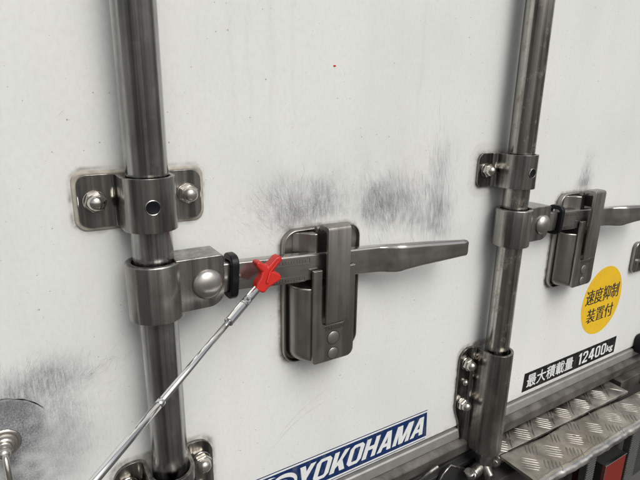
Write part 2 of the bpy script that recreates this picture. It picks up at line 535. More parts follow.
def wear_light_at(x, z):
    n = mnoise.noise(Vector((x * 0.03, z * 0.03, 1.7)))
    n2 = mnoise.noise(Vector((x * 0.11, z * 0.11, 4.2)))
    R = G = B = 0.0
    k = 1 + 0.5 * n + 0.4 * n2
    n3 = mnoise.noise(Vector((x * 0.22, z * 0.05, 9.1)))
    k2 = max(0.0, 1 + 0.9 * n + 0.5 * n2 + 0.5 * n3)
    R += 1.0 * gauss(x, z, 256, -115, 26, 9, 0.1) * k2
    R += 0.45 * gauss(x, z, 268, -96, 22, 15) * k2
    R += 0.40 * gauss(x, z, 232, -94, 32, 18, 0.2) * k2
    R += 0.95 * gauss(x, z, 352, -114, 15, 16) * k2
    R += 0.50 * gauss(x, z, 385, -112, 32, 20) * k2
    R += 0.60 * gauss(x, z, 405, -136, 46, 9, -0.33) * k2
    R += 0.65 * gauss(x, z, 452, -135, 12, 20, -0.1) * k2
    R += 0.40 * gauss(x, z, 448, -85, 8, 30, -0.15) * k2
    R += 0.15 * gauss(x, z, 360, -80, 90, 36) * k2
    R += 0.95 * gauss(x, z, 770, -112, 12, 11) * k2
    R += 0.30 * gauss(x, z, 774, -92, 12, 20) * k2
    # round the ring hook, bottom left
    R += 1.0 * gauss(x, z, -26, -240, 32, 12, 0.2) * k
    R += 0.45 * gauss(x, z, -4, -285, 18, 34) * k
    R += 0.16 * gauss(x, z, 12, -285, 40, 50) * k
    d = hypot(x + 43, z + 278)
    if d < 36:
        an_ = math.degrees(math.atan2(z + 278, x + 43))
        soft = 2.0 if 38 < an_ < 150 else 2.0 + 16 * min(1, abs(an_ - 38) / 60)
        B += 1.2 * min(1, (36 - d) / soft) * (0.55 + 0.45 * max(0, (z + 290) / 40)) * (0.85 + 0.5 * n2)
    B += 0.95 * gauss(x, z, -24, -312, 22, 24) * k
    # film hugging the fittings
    for i in (0, 1):
        ox = i * PITCH
        dd = sdr(x, z, 34 + ox, 139 + ox, -103, -57, 9)
        if -9 < dd < 14:
            G += (0.40 if i else 0.1) * exp(-(max(dd, 0) / 2.6) ** 1.3) + (0.10 if i else 0.42 * exp(-((dd - 3.6) / 1.6) ** 2) * (0.9 + 1.6 * n2)) + 0.10 * (1 + 2 * n) * exp(-max(dd, 0) / 7)
        dd = sdr(x, z, 221 + ox, 323 + ox, -283, -126, 18)
        if -9 < dd < 14:
            G += 0.6 * exp(-(max(dd, 0) / 1.6) ** 1.4) * (1 + n2) + 0.12 * (1 + 2 * n) * exp(-max(dd, 0) / 7)
        dd = sdr(x, z, 35 + ox, 139 + ox, -450, -341, 16)
        if -9 < dd < 14:
            G += 0.5 * exp(-(max(dd, 0) / 1.4) ** 1.3) * (1 + n2) + 0.1 * exp(-max(dd, 0) / 8)
        # soft shade painted on the panel behind the rod
        G += 0.07 * exp(-((x - 87 - ox) / 26) ** 2) * (0.8 + 0.6 * n)
        # run-off below the case
        if z < -280: G += 0.26 * gauss(x, 0, 268 + ox + 8 * n, 0, 22, 1) * exp((z + 280) / 60)
    G += 0.30 * exp((-478 - z) / 5.0) * (0.7 + n2)
    G += 0.10 * max(0, exp(-(z + 478) / 45)) * (1 + n)
    R *= 0.95
    if z > -60:
        for xr, wr in ((176, 2.5), (192, 1.6), (214, 3.2), (238, 1.8), (404, 2.4)):
            G += 0.07 * exp(-((x - xr - 4 * n) / wr) ** 2) * min(1, (z + 60) / 80)
    return max(0, min(1, R)), max(0, min(1, G)), max(0, min(1, B))

door = Thing('cargo_door', 'off-white painted truck cargo door with grey scuffs, carrying the lock rods', 'truck door', (500, 0, -478))
xs = axis_steps(-700, -120, 1120, 1620, 2.5, 100)
zs = axis_steps(-478, -478, 180, 900, 2.5, 80)
V = [(x, 0.0, z) for z in zs for x in xs]
nx = len(xs)
F = [(j * nx + i, j * nx + i + 1, (j + 1) * nx + i + 1, (j + 1) * nx + i) for j in range(len(zs) - 1) for i in range(nx - 1)]
front = link('door_panel', V, F, 'door', door, recalc=False, smooth=None)
ca = front.data.color_attributes.new('wear_light', 'FLOAT_COLOR', 'POINT')
buf = []
for z in zs:
    for x in xs:
        if -125 < x < 1125 and z < 185:
            r_, g_, b_ = wear_light_at(x, z)
        else:
            r_ = g_ = b_ = 0.0
        buf += (r_, g_, b_, 1.0)
ca.data.foreach_set('color', buf)
front.data.polygons.foreach_set('use_smooth', [True] * len(front.data.polygons))
link('door_core', *box(-700, 1620, -70, -0.4, -478, 900), 'whitev', door)
link('weather_seal', *prism_x([(-30, -482), (-3.0, -482), (-2.0, -480), (-2, -478.2), (-30, -478.2)], -700, 1620), 'dark', door)

# hair-fine scratches: thin ribbons a few hundredths of a millimetre proud of the paint
def ribbon(path, w, h=0.06):
    V, F = [], []
    n = len(path)
    for i, (x, z) in enumerate(path):
        a, b = path[max(i - 1, 0)], path[min(i + 1, n - 1)]
        tx, tz = b[0] - a[0], b[1] - a[1]
        l = hypot(tx, tz) or 1
        ww = w * 0.5 * max(0.12, sin(pi * (i + 0.3) / (n - 0.4)))
        V += [(x - tz / l * ww, h, z + tx / l * ww), (x + tz / l * ww, h, z - tx / l * ww)]
    F = [(2 * i, 2 * i + 1, 2 * i + 3, 2 * i + 2) for i in range(n - 1)]
    return V, F

parts = []
def strokes(cx, cz, sx, sz, count, ang, aspread, lmin, lmax, wmin=0.10, wmax=0.28, fan=None):
    for _ in range(count):
        x, z = random.gauss(cx, sx), random.gauss(cz, sz)
        if z < -470: continue
        a = radians(random.gauss(ang, aspread))
        if fan: a = math.atan2(z - fan[1], x - fan[0]) + radians(random.gauss(0, aspread))
        l = random.uniform(lmin, lmax)
        bend = random.gauss(0, 0.18)
        n = 6
        path, px, pz = [], x - cos(a) * l / 2, z - sin(a) * l / 2
        for k in range(n):
            path.append((px, pz))
            aa = a + bend * (k / n - 0.5)
            px += cos(aa) * l / (n - 1); pz += sin(aa) * l / (n - 1)
        parts.append(ribbon(path, random.uniform(wmin, wmax)))
strokes(244, -104, 30, 14, 663, 0, 14, 4, 18, 0.05, 0.17, fan=(262, -170))
strokes(250, -106, 24, 9, 331, 20, 30, 3, 12, 0.05, 0.17)
strokes(270, -92, 18, 12, 178, 75, 35, 4, 14, 0.05, 0.14)
strokes(352, -113, 14, 15, 535, 116, 20, 3, 18, 0.05, 0.18)
strokes(388, -112, 30, 20, 535, 106, 14, 5, 26, 0.05, 0.17)
strokes(448, -128, 16, 26, 382, 98, 10, 6, 30, 0.05, 0.17)
strokes(449, -75, 10, 26, 139, 97, 8, 10, 34, 0.05, 0.14)
strokes(380, -66, 70, 30, 52, 70, 35, 8, 30, 0.05, 0.10)
strokes(770, -110, 10, 10, 255, 100, 25, 4, 14, 0.05, 0.22)
strokes(776, -92, 10, 16, 45, 90, 20, 5, 16, 0.05, 0.14)
strokes(-18, -236, 34, 11, 663, 0, 16, 4, 15, 0.05, 0.18, fan=(-50, -300))
strokes(-2, -280, 15, 28, 535, 80, 30, 3, 9, 0.05, 0.17)
strokes(-6, -252, 14, 12, 306, 40, 30, 3, 10, 0.05, 0.18)
strokes(20, -270, 30, 50, 204, 70, 40, 2, 7, 0.05, 0.13)
strokes(300, -240, 300, 130, 33, 80, 50, 3, 12, 0.05, 0.11)
strokes(300, 20, 260, 80, 30, 80, 50, 3, 12, 0.05, 0.13)
# the dark arc swept by the ring above the hook
for k in range(46):
    a0 = radians(random.uniform(18, 150)); r0 = 36.5 + random.gauss(0, 0.6)
    L_ = radians(random.uniform(10, 30))
    parts.append(ribbon([(-43 + r0 * cos(a0 + L_ * t / 6), -278 + r0 * 0.98 * sin(a0 + L_ * t / 6)) for t in range(7)], random.uniform(0.3, 1.0)))
# long faint wipe arcs
for (x0, z0, r0, a0, a1) in ((300, -470, 118, 95, 150), (330, -480, 150, 105, 140)):
    parts.append(ribbon([(x0 + r0 * cos(radians(a0 + (a1 - a0) * t / 24)), z0 + r0 * sin(radians(a0 + (a1 - a0) * t / 24))) for t in range(25)], 0.3))
# short dark ticks upper right of the second rod
for k in range(11):
    parts.append(ribbon([(628 + random.gauss(0, 4), 40 - k * 9 + j * 3.0) for j in range(3)], 0.7))
sc = link('scratch_marks', *merge(*parts), 'scuff', door, smooth=None, recalc=False)
sc['kind'] = 'stuff'
link('paint_chip', *prism([(284.6, 38.7), (286.4, 38.1), (288.2, 39), (287.4, 39.9), (285, 39.9)], 0.02, 0.25), 'redchip', door, smooth=None)

# ------------------------------------------------------------------ rear frame below the doors
fr = Thing('rear_frame', 'grey metal rear frame and pale sill running below the white door', 'truck frame', (500, 0, -533))
link('sill_strip', *prism_x([(-28, -483), (1.5, -483), (3.5, -485), (3.5, -500), (2.0, -502), (-28, -502)], -700, 1620), 'sill', fr, bevel=0.6)
link('frame_rail', *prism_x([(-60, -502.5), (1.5, -502.5), (9, -507), (11, -510), (9, -527), (4, -533), (-60, -533)], -700, 1620), 'frame', fr, bevel=0.8)
link('cross_member', *prism_x([(-300, -545), (-14, -545), (-14, -700), (-300, -700)], -700, 1620), 'dark', fr, bevel=2)
link('black_channel', *prism_x([(-60, -533.5), (2, -533.5), (2, -541), (12, -544), (12, -552), (-10, -552), (-10, -545), (-60, -545)], -700, 579), 'black', fr, bevel=0.8)
link('end_bracket', *merge(box(985, 1110, -8, 20, -640, -534), box(1065, 1080, 20, 60, -640, -534.5)), 'frame', fr, bevel=1.2)

# ------------------------------------------------------------------ rod clamps
def strap_profile(rx, rr, th, wing, hc):
    """centre line of the pressed strap round a rod, as (x, h, normal x, normal h)"""
    pts = []
    f = 8.0
    inner = rr + f
    # outer wing -> fillet -> side -> arc -> mirrored
    left = [(-wing + wing * 0.0, th / 2)]
    for t in (0.015, 0.04, 0.08, 0.13, 0.19, 0.26, 0.34, 0.44, 0.6, 0.8): left.append((-wing + (wing - inner) * t, th / 2))
    for k in range(0, 7):
        a = -pi / 2 + (pi / 2) * k / 6
        left.append((-inner + f * cos(a), th / 2 + f + f * sin(a)))
    arc = []
    for k in range(0, 25):
        a = pi - pi * k / 24
        arc.append((rr * cos(a), hc + rr * sin(a)))
    rightp = [(-x, h) for x, h in left[::-1]]
    path = left + arc + rightp
    P = [Vector(p) for p in path]
    out = []
    for i, p in enumerate(P):
        t = (P[min(i + 1, len(P) - 1)] - P[max(i - 1, 0)]).normalized()
        nrm = Vector((-t.y, t.x))
        out.append((p.x + rx, p.y, nrm.x, nrm.y))
    return out

def strap_mesh(rx, rr, th, wing, hc, top, bot):
    prof = strap_profile(rx, rr, th, wing, hc)
    V, F = [], []
    nz = 6
    cols = []
    for x, h, ax, ah in prof:
        d = abs(x - rx)
        zt, zb = top(d, x - rx, h), bot(d, x - rx, h)
        colo, coli = [], []
        for k in range(nz + 1):
            z = zb + (zt - zb) * k / nz
            colo.append(len(V)); V.append((x + ax * th / 2, h + ah * th / 2, z))
            coli.append(len(V)); V.append((x - ax * th / 2, h - ah * th / 2, z))
        cols.append((colo, coli))
    for (o1, i1), (o2, i2) in zip(cols, cols[1:]):
        for k in range(nz):
            F.append((o1[k], o2[k], o2[k + 1], o1[k + 1]))
            F.append((i1[k], i1[k + 1], i2[k + 1], i2[k]))
        F.append((o1[0], i1[0], i2[0], o2[0]))
        F.append((o1[nz], o2[nz], i2[nz], i1[nz]))
    for (o1, i1) in (cols[0], cols[-1]):
        for k in range(nz): F.append((o1[k], i1[k], i1[k + 1], o1[k + 1]))
    return V, F

def corner_drop(d, wing, r):
    """how far a plate edge is cut back at distance d from the middle, corner radius r"""
    e = d - (wing - r)
    return 0.0 if e <= 0 else r - math.sqrt(max(0.0, r * r - min(e, r) ** 2))

def acorn(t, x, z, h0, s=1.0, parent_name='acorn_nut', turn=0.2):
    ws = link('washer', *lathe([(9.0 * s, 0), (9.4 * s, 0.4), (9.4 * s, 1.3), (9.0 * s, 1.8)], (x, h0, z), seg=40), 'nut', t)
    hx = []
    n = 6
    rings = []
    for r, a in ((9.0, 1.8), (9.3, 2.6), (9.3, 6.6), (8.5, 7.6), (7.4, 8.1)):
        rings.append([(x + r * s * cos(turn + 2 * pi * k / n), h0 + a * s, z + r * s * sin(turn + 2 * pi * k / n)) for k in range(n)])
    a = loft(rings)
    dome = lathe([(7.3 * s, 7.6 * s), (7.2 * s, 10 * s), (6.6 * s, 12.4 * s), (5.3 * s, 14.4 * s), (3.6 * s, 15.6 * s), (1.6 * s, 16.2 * s), (0.2, 16.3 * s)], (x, h0, z), seg=32)
    o = link(parent_name, *merge(a, dome), 'nut', t, bevel=0.4, angle=40, smooth=45)
    return o

def make_clamp(rx):
    t = Thing('rod_clamp', 'pressed steel clamp with two domed nuts in view, round the near left lock rod',
              'rod clamp', (rx, 0, -81), group='rod clamps round the lock rods')
    top = lambda d, dx, h: -58 - corner_drop(d, 52, 9)
    bot = lambda d, dx, h: -102.5 + corner_drop(d, 52, 9)
    link('clamp_strap', *strap_mesh(rx, 20.3, 3.6, 52, 27, top, bot), 'bracket', t, bevel=0.9, smooth=40, angle=50)
    acorn(t, rx - 39, -80, 3.6, 0.98)
    acorn(t, rx + 39, -79, 3.6, 0.98, turn=0.45)
    # hole with a recessed screw
    link('hole_rim', *lathe([(5.2, -1.2), (6.4, -1.2), (6.4, 0.25), (5.9, 0.5), (5.2, 0.1), (5.1, -1)], (rx - 2, 49.1, -81), seg=28, cap=False), 'bracket', t)
    link('grease_plug', *lathe([(5.3, -2), (5.3, 0.32), (4.5, 0.38), (4.1, 0.2), (0.2, 0.2)], (rx - 2, 49.1, -81), seg=28), 'rubber', t)
    return t

RX = 87.0
clamp = make_clamp(RX)
repeat(clamp, PITCH, 'pressed steel clamp with one domed nut in view, round the right lock rod')

secs = []
for inset, h in ((1, 0.05), (-2.6, 0.05), (-3.3, 0.4), (-3.0, 1.1), (-1.8, 1.8), (-0.5, 2.0), (0.5, 1.8)):
    row = []
    for x, z in rrect(RX - 52, RX + 52, -102.5, -58, 9, 6):
        k = 0.8 * mnoise.noise(Vector((x * 0.12, z * 0.12, inset * 0.3)))
        ux, uz = (x - RX) / 52, (z + 80.2) / 22
        row.append((x - ux * (inset + k), h * (1 + k) , z - uz * (inset + k)))
    secs.append(row)
bead = link('sealant_bead', *loft(secs), 'sealant', clamp, smooth=60)

# ------------------------------------------------------------------ lower brackets
def make_lower(rx):
    t = Thing('lower_rod_bracket', 'shaded bracket cut at the bottom photo edge, cupping the near left lock rod', 'rod bracket', (rx, 0, -400),
              group='lower brackets of the lock rods')
    def top(d, dx, h):
        return -344 - corner_drop(d, 50, 18)
    def bot(d, dx, h):
        if d <= 23: return -514
        if d >= 38:
            u = min(1, (d - 38) / 12.0)
            return -478 + 30 * u ** 0.7 + corner_drop(d, 50, 8)
        if d >= 35: return -502 + 24 * (d - 35) / 3
        return -514 + 12 * (d - 23) / 12
    link('bracket_strap', *strap_mesh(rx, 20.4, 4.0, 50, 28.5, top, bot), 'bracket_shaded', t, bevel=1.0, smooth=40, angle=50)
    for sx in (-1, 1):
        acorn(t, rx + sx * 37, -368, 4.0, 1.06)
        acorn(t, rx + sx * 38, -436, 4.0, 1.06, turn=0.5)
        link('small_screw', *lathe([(5.2, 0), (5.2, 2.4), (4.2, 4.8), (2.4, 6.2), (0.3, 6.6)], (rx + sx * 36, 4.0, -400), seg=24), 'nut', t)
    return t
lower = make_lower(RX)
repeat(lower, PITCH, 'tall shaded steel bracket with three bolts cupping the bottom end of the right lock rod')

# ------------------------------------------------------------------ lock rods with lever joint and locking cam
def make_rod(rx, mat, label):
    t = Thing('lock_rod', label, 'lock rod', (rx, 27, -512), group='vertical lock rods on the cargo door')
    prof = []
    link('rod_pipe', *lathe([(16.2, -518), (17, -517), (17, 890), (16, 892)], (rx, 27, 0), axis='z', seg=72), mat, t, smooth=50)
    link('collar', *lathe([(18.4, -182.5), (23.3, -182.5), (24.0, -182.1), (24.3, -181.2), (24.3, -132.4), (24.0, -131.4), (23.2, -131), (19.6, -131), (18.9, -131.4), (18.7, -134), (17.1, -138)], (rx, 27, 0), axis='z', seg=72), 'cast', t, smooth=50)
    # clevis block: tapers out of the collar, lower outer corner rounded
    yoke = rrect(rx + 14, rx + 57, -177.5, -129.5, (1, 15, 3, 1), seg=8)
    sec = []
    poly = yoke
    n = len(poly)
    cheek = []
    V = []
    for hh, k in ((40.5, 1), (44.0, 1)):
        V += [(x, hh - 0.0, z) for x, z in poly]
    link('clevis_block', *prism(poly, 11, 44.5), 'cast', t, bevel=1.8, seg=3)
    link('pivot_rivet', *lathe([(13.6, -1), (13.9, 0.6), (13.4, 2.2), (11.6, 4.2), (8.6, 5.9), (5, 6.9), (2, 7.2), (0.2, 7.25)], (rx + 41, 44.5, -155), seg=48), 'rivet', t, smooth=60)
    # locking cam at the foot
    cam_v = merge(lathe([(11, -522), (17.5, -520), (19, -514), (17, -511)], (rx, 27, 0), axis='z', seg=32))
    link('cam_collar', *cam_v, 'cast', t)
    arm = []
    for side in (-1, 1):
        pts = [(0, 30, -544), (side * 12, 31, -546), (side * 24, 32, -549), (side * 31, 33, -546), (side * 35, 34, -538)]
        arm.append(tube(smooth_path([(rx - 5 + a_, b_, c_) for a_, b_, c_ in pts], 5), [9.5] * 5 + [9.5] * 5 + [9] * 5 + [8] * 5 + [6.5], seg=16))
    link('cam_neck', *lathe([(12, -546), (13.5, -538), (14.5, -526), (17, -521), (17, -514.5), (15, -513)], (rx - 1, 30, 0), axis='z', seg=32), 'cast', t)
    for q_ in arm: link('cam_claw', *q_, 'bracket_shaded', t, smooth=60, bevel=1.5)
    link('cam_tongue', *tube([(rx - 5, 34, -541), (rx - 5, 44, -552), (rx - 5, 47, -562)], [9, 9, 7], seg=16), 'bracket_shaded', t, smooth=60, bevel=1.5)
    return t
rod1 = make_rod(RX, 'rod', 'large streaked grey steel lock rod behind the silver telescopic tool')
rod2 = make_rod(RX + PITCH, 'rod_rusty', 'rust-flecked steel lock rod on right, left of the yellow round sticker')

# ------------------------------------------------------------------ latch cases
def make_case(cx):
    t = Thing('latch_case', 'steel latch case in the middle, holding the lever the red clip touches', 'latch case', (cx, 0, -204),
              group='latch cases that hold the levers')
    def ring(x0, x1, z0, z1, r, h): return [(x, h, z) for x, z in rrect(x0, x1, z0, z1, r, 8)]
    a = (cx - 49.5, cx + 49.5, -282, -127)
    secs = []
    for inset, h, r in ((0, 0.0, 17), (0, 6.0, 17), (0.3, 7.2, 16.7), (0.9, 7.9, 16.3), (1.6, 7.9, 16), (2.3, 7.0, 15.6), (2.8, 3.9, 15.3)):
        secs.append(ring(a[0] + inset, a[1] - inset, a[2] + inset, a[3] - inset, max(r - inset * 0.3, 4), h))
    link('base_tray', *loft(secs), 'case', t, smooth=50)
    # dished inner keeper that the lever drops onto
    # hollow housing: sides, floor, U-shaped face
    x0, x1 = cx - 27, cx + 26.5
    hs_ = []
    for (l, r_, b_, tp, h, rr) in ((cx - 44.5, cx + 43, -277.5, -186, 3.5, 14), (cx - 44, cx + 42, -277, -186.5, 8, 14), (cx - 41, cx + 37, -276, -187, 18, 13),
                                   (cx - 32, cx + 30, -275, -187.5, 27, 11), (cx - 28.5, cx + 28, -274.5, -188, 28.35, 10)):
        hs_.append([(x, h, z) for x, z in rrect(l, r_, b_, tp, (rr, rr, 2, 2), 8)])
    link('housing_body', *loft(hs_), 'case', t, bevel=0.6, smooth=50)
    face = [(x0, -167), (x0 + 11, -167), (x0 + 11, -226), (x0 + 12.5, -230), (x0 + 16, -231.5), (x1 - 15, -231.5), (x1 - 12, -230), (x1 - 10.6, -226),
            (x1 - 10.6, -167), (x1, -167)]
    arc1 = [(x1 - 9 + 9 * cos(a), -267 + 9 * sin(a)) for a in [-k * pi / 12 for k in range(0, 7)]]
    arc2 = [(x0 + 4 + 4 * cos(a), -272 + 4 * sin(a)) for a in [-pi / 2 - k * pi / 8 for k in range(0, 5)]]
    link('housing_face', *prism(face + arc1 + arc2, 28.4, 33), 'case', t, bevel=0.9, seg=3)
    for z, s in ((-248.3, 1.14), (-267.2, 1.0)):
        link('face_rivet', *lathe([(6.6 * s, -1), (6.6 * s, 0.5), (6.3 * s, 0.75), (0.2, 0.8)], (cx - 1, 33, z), seg=32), 'rivet', t, smooth=50)
        link('rivet_groove', *lathe([(6.7 * s, 0.02), (7.5 * s, 0.02), (7.5 * s, 0.14), (6.7 * s, 0.14)], (cx - 1, 33, z), seg=32), 'stamp', t, smooth=50)
    # swinging hasp: flat bar that bends back to the tray at the top
    w0, w1 = cx - 14, cx + 14.5
    side = [(21, -125), (21.6, -121.5), (24, -119.5), (36, -119.6), (39.3, -120.8), (40.3, -123.5), (39.4, -227), (37.6, -229), (35.2, -228), (35.4, -128), (33, -125.6), (26, -125.2), (24.5, -127), (22, -127)]
    V, F = prism_x(side, w0, w1)
    link('hasp', V, F, 'case', t, bevel=1.0, seg=3, angle=25)
    link('hasp_pivot', *tube([(cx - 16, 18, -126), (cx + 16, 18, -126)], 3.4, seg=20), 'case', t, smooth=50)
    link('hasp_ramp', *prism_z([(cx - 38, 3.9), (cx - 15.2, 3.9), (cx - 15.2, 21), (cx - 18, 21.5), (cx - 24, 17), (cx - 31, 8)], -152, -130), 'case', t, bevel=2.2, seg=4, angle=15)
    link('hasp_lug', *prism_z([(cx + 15.2, 3.9), (cx + 20, 3.9), (cx + 19, 20), (cx + 15.2, 21)], -150, -131), 'case', t, bevel=1.2)
    link('shade_plate', *box(w0 - 2, w1 + 2, 4, 8, -226, -134), 'stamp', t)  # dark slab painting the shaded gap behind the hasp
    return t
CX = 272.0
case = make_case(CX)

def text_mesh(body, size, shear=0.0, offset=0.0, extrude=0.0, spacing=1.0):
    cu = bpy.data.curves.new('lettering', 'FONT')
    cu.body = body
    cu.size = 1.0
    cu.shear = shear
    cu.offset = offset
    cu.space_character = spacing
    cu.resolution_u = 6
    cu.fill_mode = 'FRONT'
    to = bpy.data.objects.new('lettering', cu)
    COL.objects.link(to)
    bpy.context.view_layer.update()
    dg = bpy.context.evaluated_depsgraph_get()
    me = bpy.data.meshes.new_from_object(to.evaluated_get(dg))
    bpy.data.objects.remove(to)
    P = [v.co.copy() for v in me.vertices]
    F = [tuple(p.vertices) for p in me.polygons]
    bpy.data.meshes.remove(me)
    return P, F

def place_text(name, body, x0, x1, z0, z1, h, mat, thing, parent=None, shear=0.0, offset=0.0, spacing=1.0, slope=0.0, thick=0.0):
    P, F = text_mesh(body, 1, shear, offset, 0, spacing)
    ax, bx = min(p.x for p in P), max(p.x for p in P)
    ay, by = min(p.y for p in P), max(p.y for p in P)
    V = []
    for p in P:
        x = x0 + (p.x - ax) / (bx - ax) * (x1 - x0)
        V.append((x, h, z0 + (p.y - ay) / (by - ay) * (z1 - z0) + slope * (x - x0)))
    return link(name, V, F, mat, thing, parent=parent, smooth=None, recalc=False)

place_text('stamped_lettering', 'TAKIGEN', CX - 13, CX + 13, -238.4, -234.0, 33.03, 'stamp', case, offset=0.03)
repeat(case, PITCH + 1, 'steel latch case beside the yellow round sticker')

# ------------------------------------------------------------------ levers
def make_lever(rx):
    t = Thing('locking_lever', 'steel lever touched by the red clip, running through the central latch case', 'locking lever', (rx + 41, 20, -156),
              group='locking levers across the door')
    def sec(x, zt, zb, h0, h1, r=2.0, lean=0.0):
        P = []
        for px, pz in rrect(h0, h1, zb, zt, r, 5):
            P.append((x + lean * (pz - zb), px, pz))
        return P
    x = rx
    secs = [sec(x + 30, -143.5, -171.5, 15, 27), sec(x + 62, -144.6, -173, 14.8, 27), sec(x + 120, -147.5, -176.5, 14.8, 27),
            sec(x + 200, -151.5, -180.5, 14.8, 27), sec(x + 248, -153.8, -184.5, 14.8, 27), sec(x + 253, -154, -185, 15.6, 28.2, 2.5),
            sec(x + 259, -153.4, -185.2, 19, 32.5, 3), sec(x + 266, -152.2, -185, 25, 38.6, 4), sec(x + 271, -151.6, -184.4, 28, 41, 4.6),
            sec(x + 278, -151.4, -183.6, 29.5, 42, 5.2), sec(x + 300, -152.4, -182, 31.5, 43, 5.4), sec(x + 340, -155.3, -180, 34, 45.3, 5.2),
            sec(x + 365, -157.2, -178.4, 36.5, 47, 4.6), sec(x + 371, -157.8, -177.8, 37.2, 46.8, 2.8), sec(x + 373, -159.2, -176.4, 39, 46, 2.2)]
    link('lever_bar', *loft(secs), 'handle', t, smooth=38)
    # raised frames with worn marks
    def frame(x0, x1, zt, zb):
        r1 = rrect(x0, x1, zb, zt, 1.2, 3); r2 = rrect(x0 + 0.8, x1 - 0.8, zb + 0.8, zt - 0.8, 0.8, 3)
        n = len(r1)
        sl = lambda xx: -0.05 * (xx - x0)
        V = [(a, 27.0, b + sl(a)) for a, b in r1] + [(a, 27.45, b + sl(a)) for a, b in r1] + [(a, 27.45, b + sl(a)) for a, b in r2] + [(a, 27.0, b + sl(a)) for a, b in r2]
        F = []
        for k in range(3):
            F += [(k * n + i, k * n + (i + 1) % n, (k + 1) * n + (i + 1) % n, (k + 1) * n + i) for i in range(n)]
        return V, F
    ticks = []
    for (xa, za) in ((x + 118, -152.4), (x + 112, -171.5)):
        xx = xa
        while xx < xa + 34:
            w = random.uniform(1.4, 2.4)
            zz = za - 0.05 * (xx - xa)
            ticks.append(box(xx, xx + 0.5, 26.9, 27.35, zz - 3.0, zz))
            ticks.append(box(xx, xx + w, 26.9, 27.3, zz - random.choice((0.5, 1.6, 3.0)), zz - random.choice((0.0, 1.2)) + 0.4))
            xx += w + 1.3
    link('raised_frame', *frame(x + 114, x + 157, -149.8, -157.4), 'handle', t, smooth=40)
    link('raised_frame', *frame(x + 108, x + 151, -169.3, -175.6), 'handle', t, smooth=40)
    k = link('worn_embossing', *merge(*ticks), 'handle', t, smooth=None)
    k['kind'] = 'stuff'
    # rubber band looped round the bar
    V, F = [], []
    outer = rrect(7.5, 33.5, -181.5, -137.5, 9.5, 6)
    inner = rrect(14.2, 28, -174.2, -144.0, 3, 6)
    n = len(outer)
    for xx in (x + 68, x + 75.5):
        V += [(xx + 0.06 * (pz + 160), ph, pz) for ph, pz in outer] + [(xx + 0.06 * (pz + 160), ph, pz) for ph, pz in inner]
    for i in range(n):
        j = (i + 1) % n
        F += [(i, j, n + j, n + i), (2 * n + i, 3 * n + i, 3 * n + j, 2 * n + j), (i, 2 * n + i, 2 * n + j, j), (n + i, n + j, 3 * n + j, 3 * n + i)]
    link('rubber_band', V, F, 'rubber', t, bevel=1.4, seg=3, angle=50)
    return t
lever = make_lever(RX)
lv2 = repeat(lever, PITCH, 'steel lever of the right rod, running behind the case beside the yellow sticker')
for ch in [o for o in bpy.data.objects if o.parent == lv2 and o.name.startswith('rubber_band')]:
    ch.location.x += 0.034           # this band has slid along to its case

# ------------------------------------------------------------------ hinge bracket at the right edge
t = Thing('hinge_bracket', 'rounded dark steel plate cut by the right photo edge, below the far lever', 'bracket', (1010, 0, -265))
link('hinge_plate', *prism(rrect(966, 1110, -300, -240, 11), 0, 8), 'bracket', t, bevel=2, seg=3)
acorn(t, 996, -284, 8, 0.85)
acorn(t, 1080, -284, 8, 0.85)
t = Thing('rubber_stopper', 'black rubber buffer at right photo edge, just above the sill', 'buffer', (1065, 0, -470))
link('buffer_block', *prism(rrect(1046, 1120, -492, -450, 12), 0.2, 26), 'rubber', t, bevel=5, seg=4)
link('buffer_screw', *lathe([(8, 0), (8, 2), (5, 4), (0.2, 5)], (1085, 26, -470), seg=20), 'nut', t)

# ------------------------------------------------------------------ ring hook bottom left
t = Thing('ring_hook', 'small bright ring hook with round stepped washer in the dark scuffed patch at bottom left', 'ring hook', (-42, 0, -283))
c = (-43, 0, -283)
link('flange', *lathe([(12.6, 0), (12.6, 1.4), (11.6, 2.2), (10.2, 2.4), (9.8, 4.0), (8.6, 4.6), (7.9, 4.8), (7.5, 7.0), (6.4, 7.8)], c, seg=44), 'nut', t)
link('stud', *lathe([(5.4, 7.4), (5.4, 9.5), (4.8, 10), (4.4, 13), (5.3, 15), (5.1, 18), (3.8, 20), (2, 21), (0.2, 21.3)], c, seg=32), 'nut', t)
pth = [(-42.5 + 3.5 * cos(a) * 0.4, 19 + 11 * cos(a), -283 - 25 + 25.5 * sin(a)) for a in [pi / 2 - 2 * pi * k / 48 for k in range(48)]]
link('ring', *tube(pth + pth[:1], 2.3, seg=16), 'nut', t, smooth=60)

# ------------------------------------------------------------------ thin black wire at the foot of the left rod
t_pts = [(128, 6, -300 - 58), (118, 12, -366), (110, 30, -376), (103, 46, -384), (88, 52, -392), (72, 48, -400), (60, 34, -410)]
w = link('black_wire', *tube(smooth_path([(107, 20, -352), (108, 34, -358), (104, 46, -364), (92, 53.4, -369), (78, 53.4, -372), (66, 46, -374), (58, 30, -380)]), 1.3, seg=10), 'rubber', base=(100, 30, -360))
w['label'] = 'thin black wire looped round the lower bracket of the left rod'
w['category'] = 'wire'

